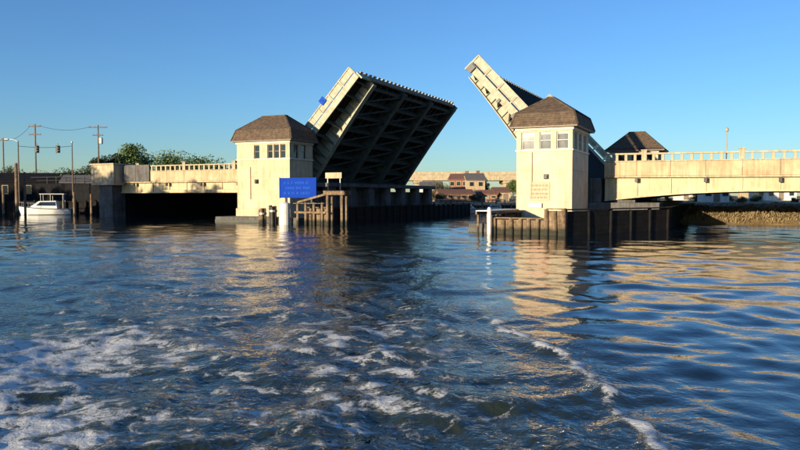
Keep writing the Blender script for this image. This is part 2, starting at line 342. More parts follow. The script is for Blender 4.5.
# ------------------------------------------------------------------ tower builder (bridge frame)
def frustum_ring(mb, r0, z0, r1, z1):               # r = (x0,x1,y0,y1) rectangles
    a = [(r0[0], r0[2], z0), (r0[1], r0[2], z0), (r0[1], r0[3], z0), (r0[0], r0[3], z0)]
    b = [(r1[0], r1[2], z1), (r1[1], r1[2], z1), (r1[1], r1[3], z1), (r1[0], r1[3], z1)]
    mb.add(a + b, [(3, 2, 1, 0), (4, 5, 6, 7), (0, 1, 5, 4), (1, 2, 6, 5), (2, 3, 7, 6), (3, 0, 4, 7)])
def grow(r, k): return (r[0] - k, r[1] + k, r[2] - k, r[3] + k)
def tower(label, u0, u1, v0, v1, z0, ze, wins, side_wins, wallm, over=.5, skirt=1.25, top=12.5, pale=False, zs=7.35, zh=8.95, flare=True):
    t = bthing('bridge_tender_tower', label, 'tower', (u0 + u1) / 2, (v0 + v1) / 2, z0)
    part('wall', wallm, t, (u0 + .025, u1 - .025, v0 + .025, v1 - .025, z0 + .9, zs - .16))
    zz = [z0 + .953, z0 + 2.55, z0 + 4.6, zs - .162]       # the walls were cast in lifts with a groove between them
    for i in range(3): part('wall_course', wallm, t, (u0, u1, v0, v1, zz[i] + (.02 if i else 0), zz[i + 1]), bevel=.012)
    part('plinth', wallm, t, (u0 - .14, u1 + .14, v0 - .14, v1 + .14, z0, z0 + .95), bevel=.04)
    part('sill_course', 'trim', t, (u0 - .09, u1 + .09, v0 - .09, v1 + .09, zs - .16, zs), bevel=.02)
    part('lintel_band', wallm, t, (u0, u1, v0, v1, zh, ze - .12))
    part('cornice', 'trim', t, (u0 - .12, u1 + .12, v0 - .12, v1 + .12, ze - .38, ze - .14), bevel=.03)
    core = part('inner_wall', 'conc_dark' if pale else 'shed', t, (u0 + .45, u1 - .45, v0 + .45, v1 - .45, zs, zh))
    def piers(a0, a1, ws, mk):
        c = a0
        for (b0, b1) in ws + [(a1, a1)]:
            if b0 - c > .02: mk(c, b0)
            c = b1
    # window walls: the piers between windows, then each window with its glass and bars
    T = .38
    piers(u0, u1, wins, lambda a, b: part('window_pier', wallm, t, (a, b, v0, v0 + T, zs, zh)))
    part('window_pier', wallm, t, (u0, u1, v1 - T, v1, zs, zh))
    for ue, s in ((u1, -1), (u0, 1)):
        piers(v0 + T, v1 - T, side_wins, lambda a, b: part('window_pier', wallm, t, (min(ue, ue + s * T), max(ue, ue + s * T), a, b, zs, zh)))
    fm = 'frame_w' if pale else 'frame'; gmn = 'clear_glass' if pale else 'glass'
    def window(p0, p1, face):
        fr, gl = MB(), MB(); bw = .075
        def bx(mb, a0, a1, d0, d1, b0, b1):
            if face == 'front': mb.box(a0, a1, v0 + d0, v0 + d1, b0, b1)
            elif face == 'right': mb.box(u1 - d1, u1 - d0, a0, a1, b0, b1)
            else: mb.box(u0 + d0, u0 + d1, a0, a1, b0, b1)
        bx(fr, p0, p0 + bw, .14, .24, zs, zh); bx(fr, p1 - bw, p1, .14, .24, zs, zh)
        bx(fr, p0 + bw, p1 - bw, .14, .24, zs, zs + bw); bx(fr, p0 + bw, p1 - bw, .14, .24, zh - bw, zh)
        zm = zs + (zh - zs) * .52
        bx(fr, p0 + bw, p1 - bw, .13, .22, zm - .03, zm + .03)
        o = fr.build('window', fm, t)
        bx(gl, p0 + bw, p1 - bw, .18, .19, zs + bw, zm - .03); gl.build('pane', gmn, o)
        g2 = MB(); bx(g2, p0 + bw, p1 - bw, .16, .17, zm + .03, zh - bw); g2.build('pane', gmn, o)
        if pale:
            bl = MB(); k = int((zh - zs) / .09)
            hh = .15
            for i in range(int(k * hh)):
                zt = zh - .06 - i * .09; bx(bl, p0 + .06, p1 - .06, .26, .30, zt - .07, zt)
            bl.build('blind', 'blind', o)
    for a, b in wins: window(a, b, 'front')
    for a, b in side_wins: window(a, b, 'right'); window(a, b, 'left')
    # roof: soffit, steep skirt and hipped top, both laid in courses
    rb = (u0 - over, u1 + over, v0 - over, v1 + over)
    part('soffit', 'frame', t, (*rb, ze - .12, ze)) 
    roof = MB()
    nS = 6
    for i in range(nS):
        za, zb = ze + .004 + skirt * i / nS, ze + skirt * (i + 1) / nS
        ka, kb = .42 * i / nS, .42 * (i + 1) / nS
        frustum_ring(roof, grow(rb, .055 - ka), za, grow(rb, .01 - kb), zb)
    r1 = grow(rb, -.42); z1 = ze + skirt
    hx = min(r1[1] - r1[0], r1[3] - r1[2]) / 2 - .25
    nT = 10
    for i in range(nT):
        za, zb = z1 + .003 + (top - z1) * i / nT, z1 + (top - z1) * (i + 1) / nT
        frustum_ring(roof, grow(r1, .07 - hx * i / nT), za, grow(r1, .02 - hx * (i + 1) / nT), zb)
    ro = roof.build('roof', 'shingle', t)
    r2 = grow(r1, -hx)
    for cx, cy, ex, ey in ((0, 2, 0, 2), (1, 2, 1, 2), (1, 3, 1, 3), (0, 3, 0, 3)):
        MB().beam((r1[cx], r1[cy], z1 + .06), (r2[ex], r2[ey], top + .05), .22, .09).build('hip_cap', 'shingle', ro)
        MB().beam((rb[cx], rb[cy], ze + .05), (r1[cx], r1[cy], z1 + .06), .22, .09).build('hip_cap', 'shingle', ro)
    part('ridge_cap', 'shingle', ro, (r2[0] - .1, r2[1] + .1, r2[2] - .1, r2[3] + .1, top + .002, top + .12), bevel=.03)
    return t

tl = tower('cream tender tower with brown hipped roof beside the blue sign board', -2.15, 5.35, -5.5, -.7, .6, 9.45,
           [(.35, 1.15), (2.25, 3.0), (3.15, 3.9), (4.05, 4.8)], [(-4.7, -3.7), (-3.1, -2.1)], 'stucco', top=12.45)
part('conduit', 'frame', tl, (-.22, -.12, -5.58, -5.503, 2.6, 6.4))
part('wall_lamp', 'black', tl, (.55, .95, -5.72, -5.503, 4.45, 4.95), (.62, .88, -5.85, -5.722, 4.5, 4.8), bevel=.02)
part('downpipe', 'frame', tl, (-2.27, -2.153, -5.0, -4.86, .9, 9.2))
tr_ = tower('pale tender tower with a faded red board, rising from the lit timber fender', 32.75, 37.9, -8.5, -1.0, .7, 9.35,
            [(33.2, 34.45), (34.9, 36.0), (36.45, 37.55)], [(-7.6, -6.5), (-5.6, -4.4), (-3.4, -2.2)], 'stucco_r', top=12.2, pale=True, zs=7.25, zh=8.85)
part('conduit', 'frame', tr_, (34.2, 34.27, -8.57, -8.503, 3.0, 7.0))
part('wall_lamp', 'black', tr_, (35.35, 35.75, -8.7, -8.503, 4.55, 5.0), (35.42, 35.68, -8.82, -8.702, 4.6, 4.87), bevel=.02)
sb = part('notice_board', 'pink', tr_, (34.0, 35.9, -8.56, -8.503, 2.6, 4.3), bevel=.01)
for i, zz in enumerate((3.95, 3.58, 3.2, 2.85)):
    bl_ = MB(); x = 34.14
    rr = random.Random(i)
    while x < 35.6:
        l_ = rr.uniform(.12, .34); bl_.box(x, min(x + l_, 35.75), -8.566, -8.561, zz - .07, zz + .09); x += l_ + .09
    bl_.build('faded_print', 'red', sb)['kind'] = 'stuff'
part('white_plate', 'white', tr_, (34.0, 35.2, -8.74, -8.66, 1.95, 2.35), bevel=.01)
tower('far tender tower whose brown roof shows over the right parapet', 34.9, 41.2, 33.3, 38.0, .7, 9.55,
      [(35.5, 37), (37.6, 39), (39.5, 40.7)], [(34, 35.2), (35.8, 37.2)], 'stucco_r', top=12.3, skirt=.35, over=.9)

# ------------------------------------------------------------------ piers
def pier(label, polys, cols=()):
    u, v = polys[0][0][0]
    t = bthing('bridge_pier', label, 'pier', u, v, -2)
    for poly, z1, nm, m in polys: MB().prism(poly, -2, z1).build(nm, m, t, bevel=.03)
    return t
pl = pier('grey concrete pier under the left raised leaf', [
    ([(-4.5, -.5), (6.0, -.5), (6.0, 33), (-4.5, 33)], 3.6, 'pier_body', 'conc_dark'),
    ([(-3.2, -8.2), (8.2, -8.2), (8.2, 34), (-3.2, 34)], .62, 'footing', 'conc_dark')])
for k, v in enumerate((.5, 5.5, 10.5, 15.5, 20.5, 25.5, 30.5)):
    part('column', 'conc_dark', pl, (6.003, 7.0, v, v + 1.5, .625, 4.1), bevel=.05)
part('capping_beam', 'conc_dark', pl, (5.2, 7.3, -.3, 32.8, 4.103, 4.6), bevel=.05)
pr = pier('dark concrete pier carrying the right tower and the haunched span', [
    ([(31.0, -.9), (44.6, -.9), (44.6, 33), (31.0, 33)], 2.35, 'pier_body', 'conc_dark'),
    ([(31.0, -16.5), (38.6, -17.2), (44.3, -4.6), (44.8, 34), (31.0, 34)], .72, 'footing', 'conc_dark')])
MB().prism([(30.97, -16.53), (38.62, -17.23), (44.33, -4.62), (44.83, 34.03), (30.97, 34.03)], -.6, .34).build('tide_band', 'algae', pr)
MB().prism([(-3.23, -8.23), (8.23, -8.23), (8.23, 34.03), (-3.23, 34.03)], -.6, .3).build('tide_band', 'algae', pl)
part('machinery_wall', 'conc_dark', pr, (37.3, 39.0, -.4, 32.5, 2.355, 4.8), bevel=.05)
part('bearing_block', 'conc_dark', pr, (40.2, 42.2, .5, 2.0, 2.353, 2.6))
part('bearing_block', 'conc_dark', pr, (40.2, 42.2, 15, 16.5, 2.353, 2.6))

# ------------------------------------------------------------------ fenders
def pile_mesh(h, r, m, name='pile', z0=-2):
    return MB().tube([(0, 0, z0), (0, 0, h - .06), (0, 0, h)], [r, r * .95, r * .7], 9).mesh(name, m, smooth=False)
def fender(name, label, segs, group=None):           # segs: (p, q, top, spacing, pile mat, board mat)
    p = segs[0][0]
    t = bthing(name, label, 'fender', p[0], p[1], 0, group)
    rr = random.Random(len(segs) * 7 + int(p[0]))
    for (p, q, top, sp, pm, bmn, rows) in segs:
        p, q = Vector((*p, 0)), Vector((*q, 0)); d = q - p; n = max(2, int(d.length / sp) + 1); dn = d.normalized(); out = Vector((dn.y, -dn.x, 0))
        me = pile_mesh(top, .17, pm)
        for i in range(n):
            c = p.lerp(q, i / (n - 1)) + out * (.2 if pm == 'wood' else .04)
            inst('pile', me, t, (c.x, c.y, rr.uniform(-.12, .16)), (rr.uniform(-.035, .035), rr.uniform(-.035, .035), rr.uniform(0, 6)))
        for j in range(rows):
            z = top - .28 - j * (top + .1) / rows
            L_ = d.length; k = max(1, round(L_ / 3.6))
            for s in range(k):
                a = p + dn * (L_ * s / k + .02); b = p + dn * (L_ * (s + 1) / k - .02)
                MB().beam((a.x, a.y, z), (b.x, b.y, z), .16, (top + .1) / rows - rr.uniform(.002, .008)).build('plank', bmn, t, bevel=.015)
        MB().beam((p.x, p.y, top + .06), (q.x, q.y, top + .06), .5, .10).build('cap_board', bmn, t, bevel=.015)
    return t
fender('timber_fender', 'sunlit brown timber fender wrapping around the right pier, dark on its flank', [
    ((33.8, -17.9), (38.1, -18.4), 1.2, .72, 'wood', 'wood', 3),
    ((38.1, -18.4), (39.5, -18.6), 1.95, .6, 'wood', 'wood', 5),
    ((39.5, -18.6), (45.6, -5.0), 1.9, 2.7, 'wood_d', 'wood_d', 5),  # this flank's shade is put into the near-black timber
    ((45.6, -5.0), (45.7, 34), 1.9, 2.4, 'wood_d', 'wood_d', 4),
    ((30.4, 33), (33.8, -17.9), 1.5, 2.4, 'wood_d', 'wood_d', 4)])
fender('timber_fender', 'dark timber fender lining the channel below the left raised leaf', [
    ((13.2, -9.6), (12.2, 35), 1.75, 1.9, 'wood_d', 'wood_d', 4),  # shaded channel side, darkened in its timber colour
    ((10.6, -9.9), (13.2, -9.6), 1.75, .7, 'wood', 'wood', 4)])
# tall timber frame and low landing lit by the sun, on the near end of the left fender
t = bthing('timber_landing', 'sunlit timber landing with a tall portal frame left of the dark fender', 'landing', 11.5, -10.4, 0); BASE[t.name] = (10.4, -10.4, 0)   # parts below are given 1.1 m short of their place
me = pile_mesh(2.35, .15, 'wood', 'post')
for u in (8.9, 9.9, 10.9, 11.9): inst('post', me, t, (u, -10.8, 0)); 
me = pile_mesh(3.35, .16, 'wood', 'post')
for u, v in ((12.6, -10.9), (14.3, -10.9), (12.6, -9.95), (14.3, -9.95)): inst('post', me, t, (u, v, 0))
part('crossbeam', 'wood', t, (12.2, 14.7, -11.1, -10.7, 3.1, 3.46), bevel=.03)
part('crossbeam', 'wood', t, (12.2, 14.7, -10.1, -9.8, 3.1, 3.46), bevel=.03)
for i in range(5): part('deck_plank', 'wood', t, (12.2 + i * .5, 12.66 + i * .5, -11.15, -9.75, 3.47, 3.53), bevel=.01)
for i in range(9): part('deck_plank', 'wood', t, (8.6 + i * .42, 8.98 + i * .42, -11.2, -9.95, 2.2, 2.28), bevel=.01)
part('handrail', 'wood', t, (8.6, 12.4, -11.0, -10.9, 1.2, 1.4))
MB().beam((9, -10.95, 2.35), (12.5, -10.95, 3.2), .12, .2).build('stair_stringer', 'wood', t)
t = tag(MB().tube([(8.3, -10.7, -2), (8.3, -10.7, 2.2), (8.3, -10.7, 2.35)], [.6, .58, .3], 16).build('mooring_pile', 'white', None, smooth=False), 'thick white pile standing in the water below the blue sign', 'pile')
t.location = B(0, 0); t.rotation_euler = (0, 0, -PHI)
def dolphin(label, u, v, h, m='wood_dk'):
    t = bthing('pile_cluster', label, 'piles', u, v, -2)
    me = pile_mesh(h, .2, m)
    for k in range(4): inst('pile', me, t, (u + .24 * math.cos(k * 1.57 + .4), v + .24 * math.sin(k * 1.57 + .4), random.uniform(-.15, .1)), (.02 * math.cos(k), .02 * math.sin(k), k))
    MB().tube([(u, v, h - .7), (u, v, h - .5)], .47, 12).build('cable_band', 'grey', t)
    return t
dolphin('cluster of dark wet piles between cream tower and white pile', 6.4, -10.2, 2.0)
dolphin('cluster of brown piles left of the dark one, in front of the cream tower', 4.8, -9.9, 1.7, 'wood')
t = tag(MB().tube([(33.5, -18.6, -2), (33.5, -18.6, 1.95), (33.5, -18.6, 2.1)], [.17, .17, .1], 12).build('mooring_pile', 'white', None), 'slim white pile at the channel end of the right fender', 'pile')
t.location = B(0, 0); t.rotation_euler = (0, 0, -PHI)
t = bthing('walkway', 'pale timber catwalk reaching from the slim white pile to the right tower', 'walkway', 32.8, -12, 0)
for i in range(9): part('deck_plank', 'white', t, (32.0, 33.3, -17.6 + i * .9, -16.75 + i * .9, 1.75, 1.83), bevel=.01)
for i in range(4):
    for uu in (32.05, 33.2): part('post', 'wood', t, (uu, uu + .14, -17.4 + i * 2.4, -17.25 + i * 2.4, -2, 1.745))
for i in range(1): part('side_beam', 'wood', t, (32.02, 32.14, -17.7, -9.4, 1.5, 1.742)); part('side_beam', 'wood', t, (33.21, 33.33, -17.7, -9.4, 1.5, 1.742))

# ------------------------------------------------------------------ blue sign
t = bthing('sign_board', 'large blue sign board on posts beside the left tower', 'sign', 8.9, -9.2, 0)
part('post', 'wood_dk', t, (7.2, 7.4, -9.1, -8.9, -2, 4.9)); part('post', 'wood_dk', t, (10.5, 10.7, -9.1, -8.9, -2, 4.9))
f = part('board', 'blue', t, (6.6, 11.25, -9.2, -9.103, 2.8, 4.95), bevel=.01)
part('edge_strip', 'blue', f, (6.56, 6.64, -9.23, -9.08, 2.76, 4.99), (11.2, 11.28, -9.23, -9.08, 2.76, 4.99))
for i, zz in enumerate((4.42, 3.86, 3.3)):
    mb = MB(); x = 7.15 + .2 * (i % 2); rr = random.Random(i + 3)
    while x < 10.4:
        l_ = rr.uniform(.18, .34); mb.box(x, x + l_, -9.207, -9.2025, zz - .13, zz + .13); x += l_ + rr.choice((.07, .07, .25))
    mb.build('faded_print', 'blue_l', f)['kind'] = 'stuff'

# ------------------------------------------------------------------ bascule leaves
def leaf(label, u, sgn):
    t = thing('bascule_leaf', label, 'bridge leaf', B(u, 0, 5.6), (0, -sgn * TH, -PHI))
    X = lambda x: x * sgn
    def bx(name, m, *bs, par=t, bevel=0):
        mb = MB()
        for (x0, x1, y0, y1, z0, z1) in bs: mb.box(min(X(x0), X(x1)), max(X(x0), X(x1)), y0, y1, z0, z1)
        return mb.build(name, m, par, bevel)
    bx('deck', 'grate', (-1.2, LL, .12, W - .12, -.22, 0))
    bx('sidewalk', 'steel_pale', (-1.0, LL - .02, .1, 2.4, .004, .16))
    bx('sidewalk', 'steel_pale', (-1.0, LL - .02, W - 2.4, W - .1, .004, .16))
    dep = lambda x: 1.25 + 1.75 * max(0, 1 - x / LL) ** 1.3
    # main girders: haunched web, flanges, stiffeners
    for gi, y in enumerate((2.7, 11.5, 20.4, 29.2)):
        xs = [LL * i / 12 for i in range(13)]
        prof = [(X(x), -.23) for x in xs] + [(X(x), -.23 - dep(x)) for x in reversed(xs)]
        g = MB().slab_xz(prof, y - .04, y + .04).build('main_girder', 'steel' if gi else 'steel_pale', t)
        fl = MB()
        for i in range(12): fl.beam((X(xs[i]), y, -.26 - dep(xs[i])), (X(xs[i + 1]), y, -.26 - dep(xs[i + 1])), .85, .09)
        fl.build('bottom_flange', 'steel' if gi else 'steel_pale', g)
        st = MB()
        for i in range(1, 16): st.box(min(X(i), X(i + .05)), max(X(i), X(i + .05)), y - .22, y + .22, -.24 - dep(i) * .98, -.24)
        st.build('stiffener', 'steel', g)
    # floor beams with cantilever brackets, stringers, lateral bracing
    for i in range(8):
        x = .9 + i * 2.05; d = dep(x) * .72
        f = bx('floor_beam', 'steel', (x, x + .06, 2.75, 29.15, -.225 - d, -.225), (x - .14, x + .2, 2.75, 29.15, -.28 - d, -.226 - d))
        for y0, y1 in ((2.66, .15), (29.24, W - .15)):
            MB().add([(X(x), y0, -.23), (X(x), y1, -.23), (X(x), y1, -.5), (X(x), y0, -.24 - dep(x) * .8),
                      (X(x + .1), y0, -.23), (X(x + .1), y1, -.23), (X(x + .1), y1, -.5), (X(x + .1), y0, -.24 - dep(x) * .8)],
                     [(0, 1, 2, 3), (4, 7, 6, 5), (0, 4, 5, 1), (1, 5, 6, 2), (2, 6, 7, 3), (3, 7, 4, 0)]).build('bracket', 'steel', f)
    for y in (4.4, 6.1, 7.9, 9.6, 13.2, 15, 16.8, 18.6, 22.2, 24, 25.7, 27.4):
        bx('stringer', 'steel', (-.8, LL - .3, y - .05, y + .05, -.6, -.223), (-.8, LL - .3, y - .14, y + .14, -.65, -.601))
    for i in range(0, 7):
        x0, x1 = .9 + i * 2.05, .9 + (i + 1) * 2.05; z = -.35 - dep(x1) * .72
        for ya, yb in ((2.9, 11.3), (11.7, 20.2), (20.6, 29.0)):
            MB().beam((X(x0), ya, z), (X(x1), yb, z), .16, .12).build('lateral_brace', 'steel', t)
    # fascia and railing along both sides
    for y, s in ((0, -1), (W, 1)):
        ya, yb = (y - .1, y + .1)
        bx('fascia_beam', 'steel_pale', (-1.0, LL, ya, yb, -.62, .16))
        bx('top_rail', 'steel_pale', (-1.0, LL, ya - .02, yb + .02, 1.12, 1.25))
        bx('lower_rail', 'steel_pale', (-1.0, LL, ya + .04, yb - .04, .32, .42))
        for i in range(9):
            x = -.9 + i * 2.1
            bx('rail_post', 'steel_pale', (x, x + .16, ya, yb, .162, 1.118))
            if i < 8: bx('rail_panel', 'steel_pale', (x + .2, x + 2.06, y - .03, y + .03, .44, 1.1))
    # meeting edge: end beam with the joint teeth
    bx('end_beam', 'rust', (LL + .003, LL + .22, 2.4, W - 2.4, -1.0, -.05), bevel=.02)
    bx('end_beam', 'steel_pale', (LL + .003, LL + .2, .12, 2.38, -.9, .1), bevel=.02)
    teeth = MB()
    for i in range(27): teeth.box(*sorted((X(LL + .01), X(LL + .42))), .7 + i * 1.13, 1.3 + i * 1.13, -.04, .07)
    teeth.build('joint_teeth', 'steel_pale', t)
    bx('counterweight', 'conc_dark', (-2.6, -1.25, 3.3, 28.6, -2.0, -.3))
    return t
lfl = leaf('left raised bascule leaf showing its dark ribbed underside', 0, 1)
lfr = leaf('right raised bascule leaf seen edge-on with its pale girder', UR, -1)
sg = MB().box(10.4, 11.2, -.16, -.12, .9, 1.7).build('route_plate', 'blue_l', lfl)
# black boxes for the dark spots along the right leaf's near edge
MB().box(-15.9, -15.2, -.35, -.12, -.75, .1).build('dark_box', 'black', lfr)
MB().box(-8.6, -8.2, -.3, -.12, -.75, -.3).build('dark_box', 'black', lfr)
MB().box(-10.9, -10.6, -.3, -.12, -.8, -.35).build('dark_box', 'black', lfr)

# ------------------------------------------------------------------ approach spans
def approach(label, u0, u1, grade, bot, mirror=False, nosw=None):
    t = bthing('approach_span', label, 'bridge span', u0 if not mirror else u1, 0, 0)
    g = lambda u: grade * (abs(u - (u0 if not mirror else u1)))
    n = max(1, round((u1 - u0) / 3.1)); us = [u0 + (u1 - u0) * i / n for i in range(n + 1)]
    def seg(mb, ua, ub, v0, v1, z0, z1):
        za, zb = g(ua), g(ub)
        mb.add([(ua, v0, z0 + za), (ua, v1, z0 + za), (ua, v1, z1 + za), (ua, v0, z1 + za), (ub, v0, z0 + zb), (ub, v1, z0 + zb), (ub, v1, z1 + zb), (ub, v0, z1 + zb)],
               [(0, 3, 2, 1), (4, 5, 6, 7), (0, 4, 7, 3), (1, 2, 6, 5), (3, 7, 6, 2), (0, 1, 5, 4)]); return mb
    seg(MB(), u0, u1, .3, W - .3, 4.95, 5.5).build('deck_slab', 'conc_dark', t)
    seg(MB(), u0, u1, 2.6, W - 2.6, 5.504, 5.6).build('road_surface', 'asphalt', t)
    for v0, v1 in ((.32, 2.55), (W - 2.55, W - .32)): seg(MB(), u0, u1, v0, v1, 5.504, 5.78).build('sidewalk', 'conc', t)
    for side, vf in ((0, 0.0), (1, W)):
        a, b = (vf - .12, vf + .28) if side == 0 else (vf - .28, vf + .12)
        for i in range(n):
            ua, ub = us[i] + .012, us[i + 1] - .012
            seg(MB(), ua, ub, a, b, 5.0, 6.36).build('fascia_panel', 'conc_panel', t, bevel=.025)
            seg(MB(), ua, ub, a - .06, b + .06, 6.365, 6.47).build('coping', 'conc', t, bevel=.02)
        seg(MB(), u0, u1, a - .05, b + .05, 4.82, 4.99).build('string_course', 'conc', t, bevel=.02)
        seg(MB(), u0, u1, a + .02, b - .02, 7.06, 7.22).build('top_rail', 'conc', t, bevel=.02)
        bal = MB().prism([(-.13, a + .08), (.13, a + .08), (.13, b - .08), (-.13, b - .08)], 0, .585).mesh('baluster', 'conc', off=(0, 0, 0), bevel=.03)
        bal.transform(Matrix.Translation((0, -(a + b) / 2, 0)))
        post = MB().box(-.24, .24, -.25, .25, 0, .95).box(-.3, .3, -.31, .31, .952, 1.06).mesh('rail_post', 'conc', bevel=.02)
        k = int((u1 - u0) / .86)
        for i in range(k + 1):
            u = u0 + .35 + (u1 - u0 - .7) * i / k
            if i % 10 == 4: inst('rail_post', post, t, (u, (a + b) / 2, 6.474 + g(u)))
            else: inst('baluster', bal, t, (u, (a + b) / 2, 6.472 + g(u)))
    # girders: lit outer face, row of inner ones
    for gi, v in enumerate((.55, 5.8, 11, 16, 21, 26, W - .55)):
        m_ = 24; xs = [u0 + (u1 - u0) * i / m_ for i in range(m_ + 1)]
        prof = [(x, 4.815 + g(x)) for x in xs] + [(x, bot(x)) for x in reversed(xs)]
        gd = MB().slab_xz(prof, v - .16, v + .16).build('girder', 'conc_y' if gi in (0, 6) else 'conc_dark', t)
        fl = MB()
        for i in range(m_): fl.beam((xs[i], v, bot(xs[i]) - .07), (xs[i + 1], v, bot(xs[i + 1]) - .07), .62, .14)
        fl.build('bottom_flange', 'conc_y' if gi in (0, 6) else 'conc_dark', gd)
        if gi == 0:
            for u in us[1:-1][::2]:
                part('scupper', 'black', t, (u - .14, u + .14, -.34, -.08, 4.35 + g(u), 4.80 + g(u)), bevel=.02)
            for u in us[1:-1]:
                MB().slab_xz([(u - .05, 4.81 + g(u)), (u + .05, 4.81 + g(u)), (u + .05, bot(u) + .02), (u - .05, bot(u) + .02)], v - .28, v - .163).build('stiffener', 'conc_y', gd)
    for u in us[1:-1]: part('cross_beam', 'conc_dark', t, (u - .12, u + .12, .75, W - .75, bot(u) + .5 if bot(u) + .5 < 4.6 else 4.4, 4.9 + g(u) - .02))
    return t
UA = 39.3
botR = lambda u: 2.62 + .95 * (1 - (1 - min(1, max(0, (u - UA) / 15.0))) ** 2) - max(0, u - UA - 19) ** 2 * .006
approach('haunched cream girder span running out of frame to the right', UA, UA + 34, -.006, botR)
botL = lambda u: 3.55
apl = approach('cream girder span between the left tower and the left bank', -27.5, -3.3, 0.0, botL, True)
part('utility_pipe', 'conc_y', apl, (-19.2, -3.4, -.42, -.14, 3.42, 3.85), bevel=.05)

# abutment block and dark wing of the left bank end
t = bthing('abutment_pylon', 'pale concrete block standing proud at the left end of the bridge', 'pylon', -29, 0, 0)
part('block', 'conc', t, (-31.0, -26.6, -1.8, 1.6, 4.5, 7.35), bevel=.05)
part('coping', 'conc', t, (-31.15, -26.45, -1.95, 1.75, 7.353, 7.55), bevel=.03)
part('column', 'conc_dark', t, (-30.2, -27.6, -1.2, 1.2, -2, 4.497), bevel=.05)
t = bthing('abutment_wall', 'wall coloured dark as if shaded behind the pale block at the left bridge end', 'wall', -45, 14, 0)
part('wall', 'shed', t, (-66, -31.2, 14.2, 15, -2, 5.2)); part('wall', 'shed', t, (-31.19, -27.5, 1.82, 33, -2, 4.7))  # shade on these walls is carried by their near-black colour
part('road_fill', 'asphalt', t, (-66, -31.2, 15.003, 32, 4.6, 5.2))
for i in range(13): part('fence_post', 'black', t, (-61.5 + i * 2.4, -61.38 + i * 2.4, 14.4, 14.52, 5.203, 6.5))
part('fence_rail', 'black', t, (-65.9, -31.3, 14.42, 14.5, 6.38, 6.46)); part('fence_rail', 'black', t, (-65.9, -31.3, 14.42, 14.5, 5.8, 5.86))
t = bthing('deck_panel', 'grey panel on the bridge beside the pale block', 'slab', -24, -.3, 0)
part('panel', 'conc_dark', t, (-26.4, -24.0, -.32, -.185, 5.0, 7.3)); part('panel', 'conc_dark', t, (-23.97, -21.5, -.32, -.185, 5.0, 7.3))  # plain dark grey sheets in front of the parapet face

# ------------------------------------------------------------------ left bank
def bulkhead(label, a, b, top, m, pm, step=1.6):
    a, b = Vector(a), Vector(b); t = wthing('bulkhead_wall', label, 'bulkhead', (a.x, a.y, 0)); d = b - a; n = max(2, int(d.length / step)); dn = d.normalized()
    for i in range(n):
        p, q = a + dn * (d.length * i / n + .01), a + dn * (d.length * (i + 1) / n - .01)
        MB().beam((p.x, p.y, top / 2 - 1), (q.x, q.y, top / 2 - 1), .18, top + 2).build('panel', m, t)
    me = pile_mesh(top + .35, .17, pm)
    for i in range(n + 1):
        p = a + dn * (d.length * i / n); inst('pile', me, t, (p.x + .26 * dn.y, p.y - .26 * dn.x, 0))
    MB().beam((a.x, a.y, top + .08), (b.x, b.y, top + .08), .55, .15).build('cap_board', m, t)
bulkhead('tarred timber bulkhead along the left bank behind the moored cruiser', (-92, 113), (-30, 119), 2.0, 'wood_d', 'wood_d')
bulkhead('tarred timber bulkhead in the shade under the left approach span', (-29.9, 118.5), (-6, 119.5), 2.0, 'wood_d', 'wood_d')
bulkhead('brown timber bulkhead along the far shore between the raised leaves', (-2, 120), (24, 119.5), 1.3, 'wood_dk', 'wood')

def gable_house(name, label, p, rz, wd, dp, h, rh, wm, rm, wins=3, floors=1, door=True, group=None, cat='house', eave=.3, chim=True):
    t = thing(name, label, cat, p, (0, 0, rz), group)
    MB().slab_xz([(-wd / 2, -.5), (wd / 2, -.5), (wd / 2, h), (-wd / 2, h)], -dp / 2, dp / 2).build('wall', wm, t)
    for s in (-1, 1): MB().add([(s * (wd / 2 - .005), -dp / 2, h), (s * (wd / 2 - .005), dp / 2, h), (s * (wd / 2 - .005), 0, h + rh)], [(0, 1, 2)]).build('gable', wm, t)
    for s in (-1, 1):
        y = s * (dp / 2 + eave); k = eave * rh / (dp / 2)
        r_ = MB().add([(-wd / 2 - eave, y, h - k), (wd / 2 + eave, y, h - k), (wd / 2 + eave, s * .002, h + rh), (-wd / 2 - eave, s * .002, h + rh),
                  (-wd / 2 - eave, y, h - k + .16), (wd / 2 + eave, y, h - k + .16), (wd / 2 + eave, s * .002, h + rh + .16), (-wd / 2 - eave, s * .002, h + rh + .16)],
                 [(0, 1, 2, 3), (4, 5, 6, 7), (0, 1, 5, 4), (1, 2, 6, 5), (2, 3, 7, 6), (3, 0, 4, 7)]).build('roof', rm, t)
    if chim: part('chimney', 'brick', t, (wd * .2, wd * .2 + .7, .3, .95, h + rh * .4, h + rh + .8))
    fh = h / floors
    for f in range(floors):
        for i in range(wins):
            x = -wd / 2 + wd * (i + .5) / wins; z = f * fh + fh * .38
            if door and f == 0 and i == wins // 2:
                part('door', 'frame', t, (x - .5, x + .5, -dp / 2 - .06, -dp / 2 - .003, 0, min(2.1, h * .8))); continue
            o = part('window', 'frame_w' if wm == 'white' else 'tan', t, (x - .55, x + .55, -dp / 2 - .08, -dp / 2 - .003, z, z + fh * .45))
            part('pane', 'glass', o, (x - .46, x + .46, -dp / 2 - .1, -dp / 2 - .083, z + .09, z + fh * .45 - .09))
    return t
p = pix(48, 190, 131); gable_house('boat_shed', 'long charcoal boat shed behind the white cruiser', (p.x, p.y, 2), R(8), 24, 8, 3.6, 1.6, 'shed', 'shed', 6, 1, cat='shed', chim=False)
p = pix(103, 190, 128); gable_house('boat_shed', 'short charcoal shed between the long shed and the pale block', (p.x - 1.5, p.y, 2), R(14), 10, 7, 3.4, 1.3, 'shed', 'greyrf', 3, 1, cat='shed', chim=False)

